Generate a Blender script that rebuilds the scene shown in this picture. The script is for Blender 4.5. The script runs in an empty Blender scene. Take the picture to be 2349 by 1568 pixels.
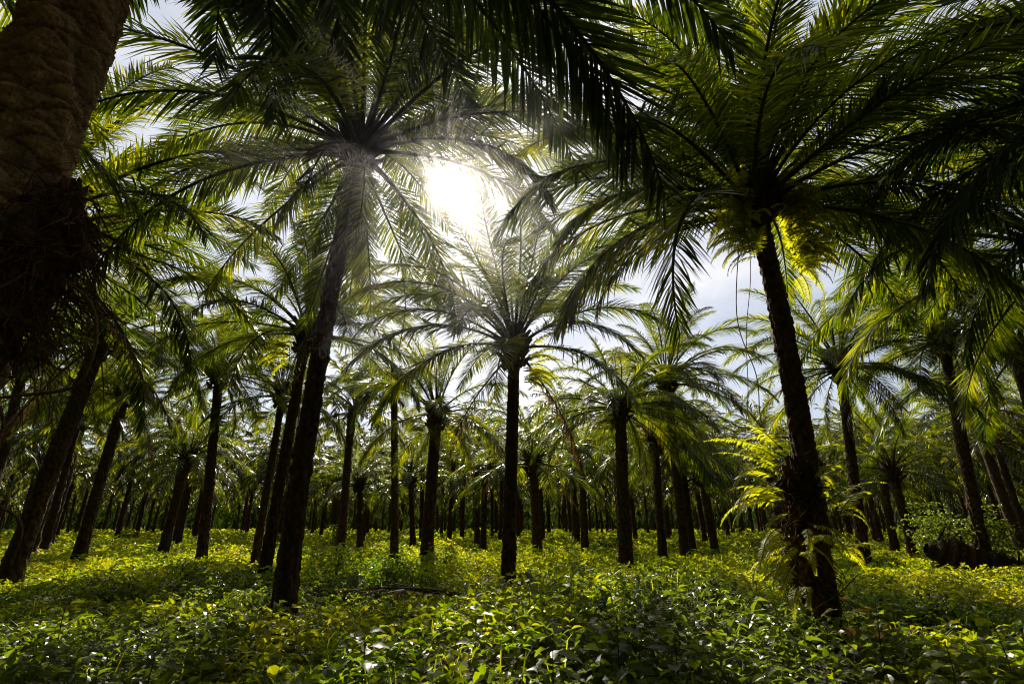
import bpy, bmesh, math, random
import numpy as np
from mathutils import Vector, Matrix
random.seed(7)
RNG = np.random.default_rng(7)
R = math.radians
PI = math.pi
S = bpy.context.scene
COL = S.collection

# ------------------------------------------------------------------ camera
F = 505.0                       # focal length in pixels of a 1024 wide frame
CAMZ = 1.55
PITCH = math.atan((524 - 341.5) / F)
cp, sp_ = math.cos(PITCH), math.sin(PITCH)
cam_d = bpy.data.cameras.new('camera')
cam_d.sensor_width = 36
cam_d.lens = F / 1024 * 36
cam_d.clip_end = 5000
cam_d.clip_start = 0.05
cam = bpy.data.objects.new('camera', cam_d)
COL.objects.link(cam)
cam.location = (0, 0, CAMZ)
cam.rotation_euler = (R(90) + PITCH, 0, 0)
S.camera = cam
K = 1024 / 2349.0               # measurements below were taken on a 2349 px wide view

def ray(px, py):
    x = (px * K - 512) / F
    u = (341.5 - py * K) / F
    return Vector((x, cp - u * sp_, sp_ + u * cp))

def ground(px, py, z=0.3):      # the ground point seen there
    d = ray(px, py)
    t = (z - CAMZ) / d.z
    return Vector((d.x * t, d.y * t, 0))

def at(px, py, Y):
    d = ray(px, py)
    t = Y / d.y
    return Vector((d.x * t, Y, CAMZ + d.z * t))

# ------------------------------------------------------------------ materials
def new_mat(name):
    m = bpy.data.materials.new(name)
    m.use_nodes = True
    nt = m.node_tree
    nt.nodes.clear()
    return m, nt, nt.nodes, nt.links

def leaf_mat(name, top, top2, trans, trans2, rough=0.45, tmix=0.45, spec=0.5, noise_scale=1.2, objvar=0.25, amp=0.9):
    """thin leaf: principled sheen + translucency, colour varied per leaf (attribute 'v') and in space"""
    m, nt, N, L = new_mat(name)
    out = N.new('ShaderNodeOutputMaterial')
    at_ = N.new('ShaderNodeAttribute'); at_.attribute_name = 'v'
    geo = N.new('ShaderNodeNewGeometry')
    no = N.new('ShaderNodeTexNoise'); no.inputs['Scale'].default_value = noise_scale
    no.inputs['Detail'].default_value = 2
    L.new(geo.outputs['Position'], no.inputs['Vector'])
    oi = N.new('ShaderNodeObjectInfo')
    a = N.new('ShaderNodeMath'); a.operation = 'MULTIPLY_ADD'
    L.new(no.outputs['Fac'], a.inputs[0]); a.inputs[1].default_value = amp
    a.inputs[2].default_value = -0.47 * amp
    b = N.new('ShaderNodeMath'); b.operation = 'MULTIPLY_ADD'
    L.new(oi.outputs['Random'], b.inputs[0]); b.inputs[1].default_value = objvar
    L.new(a.outputs[0], b.inputs[2])
    c = N.new('ShaderNodeMath'); c.operation = 'MULTIPLY_ADD'; c.use_clamp = True
    L.new(at_.outputs['Fac'], c.inputs[0]); c.inputs[1].default_value = 0.8
    L.new(b.outputs[0], c.inputs[2])
    def ramp(stops):
        r = N.new('ShaderNodeValToRGB')
        e = r.color_ramp.elements
        e[0].position, e[0].color = stops[0][0], (*stops[0][1], 1)
        e[1].position, e[1].color = stops[-1][0], (*stops[-1][1], 1)
        for p_, c_ in stops[1:-1]:
            q = e.new(p_); q.color = (*c_, 1)
        L.new(c.outputs[0], r.inputs['Fac'])
        return r
    r1 = ramp([(0.0, top), (0.8, top2)] if not isinstance(top, list) else top)
    r2 = ramp([(0.0, trans), (0.8, trans2)] if not isinstance(trans, list) else trans)
    p = N.new('ShaderNodeBsdfPrincipled')
    L.new(r1.outputs[0], p.inputs['Base Color'])
    p.inputs['Roughness'].default_value = rough
    p.inputs['Specular IOR Level'].default_value = spec
    t = N.new('ShaderNodeBsdfTranslucent')
    L.new(r2.outputs[0], t.inputs['Color'])
    mx = N.new('ShaderNodeMixShader'); mx.inputs[0].default_value = tmix
    L.new(p.outputs[0], mx.inputs[1]); L.new(t.outputs[0], mx.inputs[2])
    L.new(mx.outputs[0], out.inputs['Surface'])
    return m

def bark_mat(name, c1, c2, c3, scale=6.0, bump=0.6, zs=1.0, crack=0.5):
    m, nt, N, L = new_mat(name)
    out = N.new('ShaderNodeOutputMaterial')
    geo = N.new('ShaderNodeNewGeometry')
    mp = N.new('ShaderNodeMapping'); mp.inputs['Scale'].default_value = (1, 1, zs)
    L.new(geo.outputs['Position'], mp.inputs['Vector'])
    n1 = N.new('ShaderNodeTexNoise'); n1.inputs['Scale'].default_value = scale; n1.inputs['Detail'].default_value = 8
    n1.inputs['Roughness'].default_value = 0.65
    L.new(mp.outputs[0], n1.inputs['Vector'])
    n2 = N.new('ShaderNodeTexNoise'); n2.inputs['Scale'].default_value = 1.3; n2.inputs['Detail'].default_value = 4
    L.new(geo.outputs['Position'], n2.inputs['Vector'])
    vor = N.new('ShaderNodeTexVoronoi'); vor.feature = 'DISTANCE_TO_EDGE'; vor.inputs['Scale'].default_value = scale * 1.2
    L.new(mp.outputs[0], vor.inputs['Vector'])
    r = N.new('ShaderNodeValToRGB')
    e = r.color_ramp.elements
    e[0].position, e[0].color = 0.36, (*c1, 1)
    e[1].position, e[1].color = 0.64, (*c2, 1)
    L.new(n1.outputs['Fac'], r.inputs['Fac'])
    mx = N.new('ShaderNodeMixRGB')
    r3 = N.new('ShaderNodeValToRGB'); r3.color_ramp.elements[0].position = 0.5; r3.color_ramp.elements[1].position = 0.68
    L.new(n2.outputs['Fac'], r3.inputs['Fac'])
    L.new(r3.outputs[0], mx.inputs[0]); L.new(r.outputs[0], mx.inputs[1]); mx.inputs[2].default_value = (*c3, 1)
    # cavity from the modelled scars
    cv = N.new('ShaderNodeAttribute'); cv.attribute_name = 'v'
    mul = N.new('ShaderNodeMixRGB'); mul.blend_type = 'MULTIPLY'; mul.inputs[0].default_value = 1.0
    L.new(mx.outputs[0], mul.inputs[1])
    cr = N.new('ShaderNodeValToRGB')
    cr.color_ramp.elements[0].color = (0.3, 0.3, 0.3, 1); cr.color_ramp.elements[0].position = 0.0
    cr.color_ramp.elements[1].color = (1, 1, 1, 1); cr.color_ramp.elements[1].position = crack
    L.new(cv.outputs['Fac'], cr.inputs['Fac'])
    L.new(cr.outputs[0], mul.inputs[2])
    p = N.new('ShaderNodeBsdfPrincipled')
    L.new(mul.outputs[0], p.inputs['Base Color'])
    p.inputs['Roughness'].default_value = 0.85
    p.inputs['Specular IOR Level'].default_value = 0.25
    ad = N.new('ShaderNodeMath'); ad.operation = 'MULTIPLY_ADD'
    L.new(vor.outputs['Distance'], ad.inputs[0]); ad.inputs[1].default_value = 0.6
    L.new(n1.outputs['Fac'], ad.inputs[2])
    bp = N.new('ShaderNodeBump'); bp.inputs['Strength'].default_value = bump; bp.inputs['Distance'].default_value = 0.04
    L.new(ad.outputs[0], bp.inputs['Height'])
    L.new(bp.outputs[0], p.inputs['Normal'])
    L.new(p.outputs[0], out.inputs['Surface'])
    return m

M = {}
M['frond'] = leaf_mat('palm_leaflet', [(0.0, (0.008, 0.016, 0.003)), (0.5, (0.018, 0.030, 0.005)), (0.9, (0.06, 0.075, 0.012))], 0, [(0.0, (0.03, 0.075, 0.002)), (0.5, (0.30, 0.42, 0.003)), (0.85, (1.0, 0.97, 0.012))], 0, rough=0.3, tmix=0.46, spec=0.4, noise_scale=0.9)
M['bg_frond'] = leaf_mat('shaded_palm_leaflet', [(0.0, (0.006, 0.011, 0.002)), (0.5, (0.012, 0.020, 0.004)), (0.95, (0.05, 0.06, 0.012))], 0, [(0.0, (0.02, 0.05, 0.002)), (0.5, (0.15, 0.21, 0.003)), (0.9, (0.95, 0.86, 0.03))], 0, rough=0.32, tmix=0.42, spec=0.35)  # darker leaflet copy for background crowns, their shade put into the colour
M['shade_toned_frond'] = leaf_mat('shade_toned_leaflet', (0.008, 0.014, 0.004), (0.028, 0.040, 0.008), (0.02, 0.05, 0.002), (0.20, 0.30, 0.010), rough=0.3, tmix=0.33, spec=0.75)  # darkest leaflet copy: silhouette shade put into the colour
M['dry'] = leaf_mat('dry_leaflet', (0.07, 0.04, 0.018), (0.17, 0.10, 0.04), (0.14, 0.07, 0.02), (0.26, 0.15, 0.05), rough=0.6, tmix=0.25)
M['fern'] = leaf_mat('fern_leaf', (0.09, 0.11, 0.01), (0.22, 0.23, 0.018), (0.80, 0.92, 0.01), (1.0, 0.97, 0.015), rough=0.5, tmix=0.62)
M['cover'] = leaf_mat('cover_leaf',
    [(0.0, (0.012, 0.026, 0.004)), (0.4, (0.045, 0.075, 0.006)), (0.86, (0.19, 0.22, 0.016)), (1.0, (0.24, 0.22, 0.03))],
    0, [(0.0, (0.07, 0.17, 0.003)), (0.4, (0.34, 0.52, 0.004)), (0.86, (1.0, 0.97, 0.01)), (1.0, (0.98, 0.88, 0.03))], 0, rough=0.38, tmix=0.58, spec=0.8, noise_scale=0.38, amp=1.5)  # strong broad noise: dark patches imitate shadow in the leaf colour
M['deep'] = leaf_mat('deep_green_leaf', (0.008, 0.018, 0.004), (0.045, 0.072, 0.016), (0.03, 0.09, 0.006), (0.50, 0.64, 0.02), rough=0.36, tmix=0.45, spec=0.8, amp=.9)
M['broad'] = leaf_mat('broad_leaf', (0.04, 0.075, 0.012), (0.10, 0.13, 0.02), (0.30, 0.48, 0.015), (0.7, 0.75, 0.03), rough=0.4, tmix=0.5, spec=0.5)
M['autumn'] = leaf_mat('turning_leaf', (0.16, 0.10, 0.02), (0.25, 0.12, 0.02), (0.75, 0.40, 0.03), (0.85, 0.30, 0.04), rough=0.45, tmix=0.5)
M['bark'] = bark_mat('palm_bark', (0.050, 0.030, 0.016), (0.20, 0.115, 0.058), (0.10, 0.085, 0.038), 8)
M['near_bark'] = bark_mat('shade_lifted_palm_bark', (0.34, 0.19, 0.09), (0.74, 0.47, 0.25), (0.5, 0.36, 0.21), 9, bump=0.9, zs=1.6, crack=0.85)  # near trunk's own bark, colour raised to lift its shaded side
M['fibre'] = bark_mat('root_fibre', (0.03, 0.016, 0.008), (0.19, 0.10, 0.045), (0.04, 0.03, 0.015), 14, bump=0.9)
M['near_fibre'] = bark_mat('shade_lifted_fibre', (0.07, 0.035, 0.018), (0.34, 0.18, 0.09), (0.16, 0.10, 0.05), 16, bump=0.9)  # brighter fibre copy, offsets the deep shade on the near clumps by colour
M['stalk'] = bark_mat('frond_stalk', (0.05, 0.06, 0.018), (0.13, 0.12, 0.045), (0.09, 0.065, 0.03), 9, bump=0.2)
M['vine'] = bark_mat('vine_bark', (0.12, 0.07, 0.035), (0.32, 0.20, 0.11), (0.2, 0.14, 0.07), 20, bump=0.3)

# ------------------------------------------------------------------ mesh helpers
class MB:
    """collects vertices and polygons (numpy friendly), builds ONE mesh"""
    def __init__(s):
        s.v = []; s.f = []; s.m = []; s.a = []; s.n = 0
    def add(s, verts, faces, mat=0, val=0.5):
        verts = np.asarray(verts, dtype=np.float32).reshape(-1, 3)
        faces = np.asarray(faces, dtype=np.int32)
        s.v.append(verts); s.f.append(faces + s.n)
        s.m.append(np.full(len(faces), mat, dtype=np.int32))
        s.a.append(np.broadcast_to(np.asarray(val, dtype=np.float32), (len(verts),)).copy())
        s.n += len(verts)
    def mesh(s, name, mats, smooth=False):
        me = bpy.data.meshes.new(name)
        V = np.concatenate(s.v)
        me.vertices.add(len(V)); me.vertices.foreach_set('co', V.ravel())
        sizes = np.concatenate([np.full(len(f), f.shape[1], dtype=np.int32) for f in s.f])
        loops = np.concatenate([f.ravel() for f in s.f])
        me.loops.add(len(loops)); me.loops.foreach_set('vertex_index', loops)
        me.polygons.add(len(sizes))
        st = np.zeros(len(sizes), dtype=np.int32); st[1:] = np.cumsum(sizes)[:-1]
        me.polygons.foreach_set('loop_start', st)
        me.polygons.foreach_set('material_index', np.concatenate(s.m))
        me.polygons.foreach_set('use_smooth', np.full(len(sizes), smooth))
        for m_ in mats: me.materials.append(m_)
        at_ = me.attributes.new('v', 'FLOAT', 'POINT')
        at_.data.foreach_set('value', np.concatenate(s.a))
        me.update(calc_edges=True)
        return me

def link(name, me, parent=None, loc=(0, 0, 0), rot=(0, 0, 0), sc=1.0):
    o = bpy.data.objects.new(name, me)
    COL.objects.link(o)
    o.parent = parent
    o.location = loc; o.rotation_euler = rot
    if sc != 1.0: o.scale = (sc, sc, sc)
    return o

def thing(name, label, cat, loc=(0, 0, 0), group=None, me=None):
    o = link(name, me, None, loc)
    o['label'] = label; o['category'] = cat
    if group: o['group'] = group
    return o

def tube(mb, pts, rad, seg=6, mat=0, val=0.5, cap=True):
    pts = np.asarray(pts, float); n = len(pts)
    rad = np.broadcast_to(np.asarray(rad, float), (n,))
    tan = np.gradient(pts, axis=0)
    tan /= np.linalg.norm(tan, axis=1)[:, None] + 1e-9
    ref = np.array([0.31, 0.17, 0.93]) if abs(tan[0][2]) < 0.9 else np.array([1.0, 0.1, 0.0])
    side = np.cross(tan, ref); side /= np.linalg.norm(side, axis=1)[:, None] + 1e-9
    up = np.cross(side, tan)
    th = np.linspace(0, 2 * PI, seg, endpoint=False)
    V = pts[:, None, :] + rad[:, None, None] * (np.cos(th)[None, :, None] * side[:, None, :] + np.sin(th)[None, :, None] * up[:, None, :])
    i = np.arange(n - 1)[:, None] * seg; j = np.arange(seg)[None, :]; k = (j + 1) % seg
    Fq = np.stack([i + j, i + k, i + seg + k, i + seg + j], -1).reshape(-1, 4)
    mb.add(V.reshape(-1, 3), Fq, mat, val)
    if cap:
        mb.add(V[-1], np.array([list(range(seg))]), mat, val)

# ------------------------------------------------------------------ palm frond
def frond_mesh(name, e0, droop, length=5.4, n=110, width=0.048, segs=3, leaflen=0.95, petiole=0.16, seed=0,
               curl=0.0, mats=None, hang=1.0, spine_seg=6, thin=0.0):
    """e0: starting elevation (deg), droop: total bend (deg). Base at the origin, arching out along +X."""
    rg = np.random.default_rng(seed)
    mb = MB()
    K_ = 40
    s = np.linspace(0, 1, K_)
    el = np.radians(e0 - droop * (0.25 * s + 0.75 * s ** 1.7))
    az = np.radians(curl * s ** 1.5 * 30)
    ds = length / (K_ - 1)
    d = np.stack([np.cos(el) * np.cos(az), np.cos(el) * np.sin(az), np.sin(el)], 1)
    P = np.concatenate([[[0, 0, 0]], np.cumsum(d[:-1] * ds, 0)])
    rr = 0.042 * (1 - s) ** 0.8 + 0.006
    rr[:5] *= np.linspace(1.9, 1.05, 5)
    tube(mb, P, rr, spine_seg, 1, 0.5)
    tt = np.linspace(petiole, 0.995, n)
    for side in (-1, 1):
        t = np.clip(tt + rg.uniform(-0.4, 0.4, n) * (tt[1] - tt[0]), 0, 0.999)
        if thin > 0:
            t = t[rg.random(n) > thin]
        m = len(t)
        idx = t * (K_ - 1); i0 = idx.astype(int); fr = (idx - i0)[:, None]
        i1 = np.minimum(i0 + 1, K_ - 1)
        B = P[i0] * (1 - fr) + P[i1] * fr
        T = d[i0]
        sd = np.cross(T, np.array([0, 0, 1.0])); sd /= np.linalg.norm(sd, axis=1)[:, None] + 1e-6
        sd *= side
        up = np.cross(sd * side, T)
        # leaflet direction: out from the stalk, swept to the tip, in several planes
        sweep = np.radians(62 - 34 * t + rg.normal(0, 3.2, m))
        plane = np.radians(rg.choice([-16, 2, 18], m) + rg.normal(0, 5, m))
        D = sd * (np.sin(sweep) * np.cos(plane))[:, None] + T * np.cos(sweep)[:, None] + up * (np.sin(sweep) * np.sin(plane))[:, None]
        D /= np.linalg.norm(D, axis=1)[:, None]
        prof = np.clip(np.minimum((t - petiole) / 0.22 + 0.35, 1.0), 0, 1) * np.where(t > 0.6, 1 - 0.62 * ((t - 0.6) / 0.4) ** 1.4, 1.0)
        Ln = leaflen * prof * rg.uniform(0.82, 1.1, m)
        W = width * rg.uniform(0.75, 1.15, m) * (0.65 + 0.35 * prof)
        g = hang * rg.uniform(0.5, 1.35, m) * 0.62
        br = rg.random(m)
        g = np.where(br < 0.1, g * 2.3, g)            # some leaflets snapped and hang straight down
        val = np.clip(rg.normal(0.42, 0.27, m) + rg.normal(0, .1), 0, 1)
        wv = np.cross(D, np.array([0, 0, 1.0])); wv /= np.linalg.norm(wv, axis=1)[:, None] + 1e-6
        tw = rg.normal(0, 0.35, m)[:, None]
        upv = np.cross(wv, D)
        wv = wv * np.cos(tw) + upv * np.sin(tw)
        rows = []
        wprof = {1: [0.7, 0.5], 2: [0.55, 1.0, 0.06], 3: [0.45, 1.0, 0.85, 0.04], 4: [0.45, 0.95, 1.0, 0.7, 0.04]}[segs]
        for k in range(segs + 1):
            q = k / segs
            C = B + D * (Ln * (q - 0.12 * q * q * g))[:, None]
            C[:, 2] -= Ln * g * 0.55 * q ** 2
            hw = (W * 0.5 * wprof[k])[:, None]
            rows.append(C - wv * hw); rows.append(C + wv * hw)
        V = np.stack(rows, 1)                          # m, 2(segs+1), 3
        base = np.arange(m)[:, None] * (2 * (segs + 1))
        Fs = np.concatenate([np.stack([base[:, 0] + 2 * k, base[:, 0] + 2 * k + 1, base[:, 0] + 2 * k + 3, base[:, 0] + 2 * k + 2], 1) for k in range(segs)])
        mb.add(V.reshape(-1, 3), Fs, 0, np.repeat(val, 2 * (segs + 1)))
    if mats is None: return mb
    me = mb.mesh(name, mats)
    RACHIS[me.name] = P[::3]
    return me

RACHIS = {}
FM = [M['frond'], M['stalk']]
DM = [M['dry'], M['stalk']]
# classes by age: nearly upright spears .. old hanging leaves
CLS = [(84, 30), (74, 62), (62, 84), (46, 88), (30, 82), (12, 72), (-8, 66), (-35, 40)]
HI = [[frond_mesh('frond', e, b, seed=10 * i + j, mats=FM, curl=(j - 1) * 0.8, n=140, width=0.036, leaflen=0.88, hang=.55) for j in range(3)] for i, (e, b) in enumerate(CLS)]
DARK = [[frond_mesh('frond', e, b, seed=500 + 10 * i + j, mats=[M['shade_toned_frond'], M['stalk']], curl=(j - .5), n=112, width=0.042, leaflen=0.95, hang=.8) for j in range(2)] for i, (e, b) in enumerate(CLS)]
MID = [[frond_mesh('frond', e, b, seed=100 + 10 * i + j, mats=FM, curl=(j - 0.5), n=100, width=0.048, segs=2, leaflen=0.86, hang=.6, spine_seg=4) for j in range(2)] for i, (e, b) in enumerate(CLS)]
DRY = [frond_mesh('dry_frond', e, b, seed=300 + j, mats=DM, n=70, width=0.04, hang=1.5, leaflen=0.7, thin=0.3) for j, (e, b) in enumerate([(-30, 40), (-50, 30), (0, 80)])]

SUN_DIR = ray(1015, 415).normalized()
def blocks_sun(nm, o, a, fs, gap=0.15):
    """the canopy has an opening where the sun shines through"""
    P = RACHIS[nm] * fs
    X = np.stack([P[:, 0] * math.cos(a) - P[:, 1] * math.sin(a), P[:, 0] * math.sin(a) + P[:, 1] * math.cos(a), P[:, 2]], 1) + np.array(o) - np.array([0, 0, CAMZ])
    X = (X[:-1, None, :] + (X[1:] - X[:-1])[:, None, :] * np.linspace(0, 1, 4)[None, :, None]).reshape(-1, 3)
    d = np.array(SUN_DIR); t = X @ d
    if (t > .5).any() and (np.linalg.norm(X - t[:, None] * d, axis=1)[t > 0.5] < gap).any(): return True
    if gap > .3: return False
    for g_ in SHAFTS:                       # openings that let sun flecks reach the floor
        Y = X - np.array([g_.x, g_.y, .4 - CAMZ]); t = Y @ d
        if (np.linalg.norm(Y - t[:, None] * d, axis=1)[t > 1] < .5).any(): CUT.append(1); return True
    return False
CUT = []
SHAFTS = [ground(*q_) for q_ in ((100, 1330), (350, 1300), (500, 1370), (760, 1290), (830, 1350), (1100, 1290), (1240, 1330), (1230, 1390), (1600, 1340), (1750, 1340),
          (1560, 1480), (1720, 1440), (2000, 1500), (2200, 1450), (2280, 1560), (60, 1460), (1050, 1500), (400, 1450))]

# ------------------------------------------------------------------ trunks
def trunk_mesh(P0, P1, P2, P3, r0, r1, nr, ns, mat, seed, scar=0.03, scar_h=0.11, ncol=7, flare=0.35, top=0.1, lump=0.03, groove=2.5):
    """curved trunk from P0 to P3 (Bezier), with the spiral of leaf scars modelled"""
    rg = np.random.default_rng(seed)
    t = np.linspace(0, 1, nr)[:, None]
    P0, P1, P2, P3 = [np.array(p, float) for p in (P0, P1, P2, P3)]
    C = (1 - t) ** 3 * P0 + 3 * (1 - t) ** 2 * t * P1 + 3 * (1 - t) * t * t * P2 + t ** 3 * P3
    L_ = np.linalg.norm(P3 - P0)
    h = t[:, 0] * L_
    th = np.linspace(0, 2 * PI, ns, endpoint=False)
    U, Hh = np.meshgrid(th / (2 * PI), h)
    rad = r0 + (r1 - r0) * (Hh / L_)
    rad = rad * (1 + flare * np.exp(-Hh / 0.45)) + top * np.exp(-(L_ - Hh) / 0.5)
    wob = .16 * np.sin(2 * PI * 2 * U + Hh * 3.1) + .12 * np.sin(2 * PI * 5 * U - Hh * 7.3)
    a = (ncol * U + Hh / (scar_h * 2) + wob); b = (ncol * U - Hh / (scar_h * 2) - wob)
    fa = np.abs((a % 1) - 0.5) * 2; fb = np.abs((b % 1) - 0.5) * 2
    pat = 1 - np.maximum(fa, fb) ** groove
    no = np.zeros_like(U)
    for k in range(26):
        fx = int(rg.integers(1, 14)); fz = rg.uniform(0.8, 22); amp = 1 / (1 + 0.16 * fz + 0.1 * fx)
        no += amp * np.sin(2 * PI * (fx * U) + fz * Hh + rg.uniform(0, 6.28))
    no /= 4.0
    fine = rg.normal(0, 1, U.shape)
    wear = np.clip(0.75 + 0.9 * no, 0.12, 1.3)
    rad = rad + scar * pat * wear + lump * no + 0.004 * fine
    V = np.zeros((nr, ns, 3))
    V[..., 0] = C[:, None, 0] + rad * np.cos(th)[None]
    V[..., 1] = C[:, None, 1] + rad * np.sin(th)[None]
    V[..., 2] = C[:, None, 2] - 0.0
    i = np.arange(nr - 1)[:, None] * ns; j = np.arange(ns)[None]; k = (j + 1) % ns
    Fq = np.stack([i + j, i + k, i + ns + k, i + ns + j], -1).reshape(-1, 4)
    mb = MB()
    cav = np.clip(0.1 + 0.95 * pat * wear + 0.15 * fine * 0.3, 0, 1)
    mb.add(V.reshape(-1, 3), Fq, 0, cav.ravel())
    mb.add(V[-1], np.array([list(range(ns))]), 0, 0.3)
    return mb.mesh('trunk', [mat], smooth=True), C

def stub_mesh(seed, r, n=26, hgt=0.7, size=1.0):
    """cut stalk bases in the crown's neck, as one collar"""
    rg = np.random.default_rng(seed)
    mb = MB()
    for k in range(n):
        a = k * 2.39996 + rg.normal(0, 0.1)
        z = -hgt + hgt * 1.15 * k / n
        L_ = rg.uniform(0.22, 0.42) * size * (0.7 + 0.5 * k / n); e = R(rg.uniform(25, 62))
        c = np.array([math.cos(a), math.sin(a), 0])
        p0 = c * r * 0.7 + np.array([0, 0, z]); d = c * math.cos(e) + np.array([0, 0, math.sin(e)])
        pts = [p0, p0 + d * L_ * 0.5, p0 + d * L_]
        tube(mb, pts, [0.085 * size, 0.06 * size, 0.035 * size], 5, 0, rg.uniform(0.2, 0.9))
    return mb.mesh('stalk_stubs', [M['bark']])

def spear_fruit(seed):
    """a dark fruit bunch tucked between the stalks"""
    rg = np.random.default_rng(seed); mb = MB()
    nu, nv = 12, 9
    Uu, Vv = np.meshgrid(np.linspace(0, 2 * PI, nu, endpoint=False), np.linspace(.05, PI - .05, nv))
    X = np.stack([.125 * np.sin(Vv) * np.cos(Uu), .125 * np.sin(Vv) * np.sin(Uu), .15 * np.cos(Vv)], -1)
    i = np.arange(nv - 1)[:, None] * nu; j = np.arange(nu)[None]; k = (j + 1) % nu
    mb.add(X.reshape(-1, 3), np.stack([i + j, i + k, i + nu + k, i + nu + j], -1).reshape(-1, 4), 0, .3)
    n = 90; i = np.arange(n); ph = np.arccos(1 - 2 * (i + .5) / n); t = i * 2.39996
    for w in np.stack([np.sin(ph) * np.cos(t), np.sin(ph) * np.sin(t), np.cos(ph) * 1.15], 1):
        tube(mb, [w * .11, w * 0.18], [0.022, 0.004], 4, 0, rg.uniform(0.2, 1))
    return mb.mesh('fruit_bunch', [M['bark']])

STUBS = [stub_mesh(i, 0.28) for i in range(4)]
FRUIT = [spear_fruit(i) for i in range(3)]

GROUP_NEAR = 'oil palms of the front rows'
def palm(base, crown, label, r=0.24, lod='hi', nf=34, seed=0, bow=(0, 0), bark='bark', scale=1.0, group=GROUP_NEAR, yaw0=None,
         skirt=3, dry=2, clsbias=0.0, flare=0.55, drop=(), elev=None, hangers=0, dark=False):
    rg = random.Random(seed)
    root = thing('oil_palm', label, 'palm tree', base, group)
    top = Vector(crown) - Vector(base)
    hi = lod == 'hi'
    if not hi: r *= .85
    P1 = (top.x * 0.2 + bow[0], top.y * 0.2 + bow[1], top.z * 0.33)
    P2 = (top.x * 0.75 + bow[0], top.y * 0.75 + bow[1], top.z * 0.68)
    near = bark == 'near_bark'
    nr = int(top.z / (0.013 if near else 0.028 if hi else 0.07)); ns = 200 if near else 72 if hi else 28
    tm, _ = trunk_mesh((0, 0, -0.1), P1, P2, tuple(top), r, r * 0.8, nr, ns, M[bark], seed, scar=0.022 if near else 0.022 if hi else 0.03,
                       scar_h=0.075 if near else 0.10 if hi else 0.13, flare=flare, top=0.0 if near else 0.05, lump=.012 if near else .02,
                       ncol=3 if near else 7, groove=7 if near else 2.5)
    link('trunk', tm, root)
    link('stalk_stubs', STUBS[seed % 4], root, top, (0, 0, seed), 1.0 if r < 0.27 else 1.15)
    for q in range(3 if hi else 0):
        a = seed * 1.7 + q * 2.2; link('fruit_bunch', FRUIT[q], root, top + Vector((math.cos(a) * .3, math.sin(a) * .3, -.02 * q)), (0, 0, a))
    lib = DARK if dark else HI if hi else MID
    y0 = rg.uniform(0, 6.28) if yaw0 is None else yaw0
    for k in range(nf):
        u = k / (nf - 1)
        c = u ** 0.9 * 6.4 + rg.uniform(-0.4, 0.4) + clsbias
        ci = max(0, min(6, int(round(c))))
        if elev is not None: ci = elev[k % len(elev)]
        a = y0 + k * 2.39996 + rg.uniform(-0.12, 0.12)
        if any(abs(((a - q + PI) % (2 * PI)) - PI) < w and ci >= cmin for q, w, cmin in drop): continue
        off = 0.08 + 0.14 * u
        me = rg.choice(lib[ci])
        q = top + Vector((math.cos(a) * off, math.sin(a) * off, 0.18 - 0.4 * u)); fs = scale * rg.uniform(0.86, 1.08) * (0.7 if ci == 0 else 1)
        rx, ry = rg.uniform(-.18, .18), rg.uniform(-.07, .07)
        if blocks_sun(me.name, Vector(base) + q, a, fs): continue
        link('frond', me, root, q, (rx, ry, a), fs)
    for k in range(hangers):
        a = rg.uniform(0, 6.28)
        q = top + Vector((math.cos(a) * .2, math.sin(a) * .2, -.3))
        link('frond', rg.choice(lib[7]), root, q, (rg.uniform(-.3, .3), rg.uniform(.1, .6), a), scale * rg.uniform(.45, .7))
    for k in range(dry):
        a = rg.uniform(0, 6.28)
        link('dry_frond', rg.choice(DRY), root, top + Vector((math.cos(a) * 0.2, math.sin(a) * 0.2, -0.35)), (0, 0, a), scale * rg.uniform(0.6, 0.85))
    return root, top

# ------------------------------------------------------------------ ferns
def fern_frond_mesh(seed, e0=50, droop=110, length=0.8, n=26, pin=0.13):
    rg = np.random.default_rng(seed); mb = MB(); K_ = 20
    s = np.linspace(0, 1, K_); el = np.radians(e0 - droop * s ** 1.3)
    az = np.radians(rg.uniform(-30, 30) * s)
    d = np.stack([np.cos(el) * np.cos(az), np.cos(el) * np.sin(az), np.sin(el)], 1)
    P = np.concatenate([[[0, 0, 0]], np.cumsum(d[:-1] * length / (K_ - 1), 0)])
    tube(mb, P, 0.006 * (1 - s) + 0.002, 4, 1, 0.5)
    t = np.linspace(0.12, 0.99, n)
    for side in (-1, 1):
        for q in t:
            i = min(int(q * (K_ - 1)), K_ - 2); B = P[i] + (P[i + 1] - P[i]) * (q * (K_ - 1) - i)
            T = d[i]; sd = np.cross(T, [0, 0, 1.0]); sd /= np.linalg.norm(sd) + 1e-6; sd *= side
            L_ = pin * min(1, 0.5 + q * 2) * (1 - max(0, q - 0.35) / 0.65 * 0.85) * rg.uniform(.85, 1.1)
            D = sd * 0.93 + T * 0.3 + np.array([0, 0, rg.uniform(-.5, .05)]); D /= np.linalg.norm(D)
            w = T * length / n * 0.42
            mb.add([B - w, B + w, B + D * L_ * .6 + w * .75 - [0, 0, L_ * .05], B + D * L_ * .6 - w * .75 - [0, 0, L_ * .05], B + D * L_ - [0, 0, L_ * .15]],
                   [[0, 1, 2, 3]], 0, rg.uniform(.2, .9))
            mb.f.append(np.array([[mb.n - 3, mb.n - 2, mb.n - 1]], dtype=np.int32)); mb.m.append(np.zeros(1, np.int32))
    return mb.mesh('fern_frond', [M['fern'], M['stalk']])

FERN = [fern_frond_mesh(i, e, dr, ln) for i, (e, dr, ln) in enumerate([(55, 110, .7), (30, 110, .8), (70, 90, .6), (10, 90, .75), (35, 60, .95), (-10, 70, .7)])]

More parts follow.
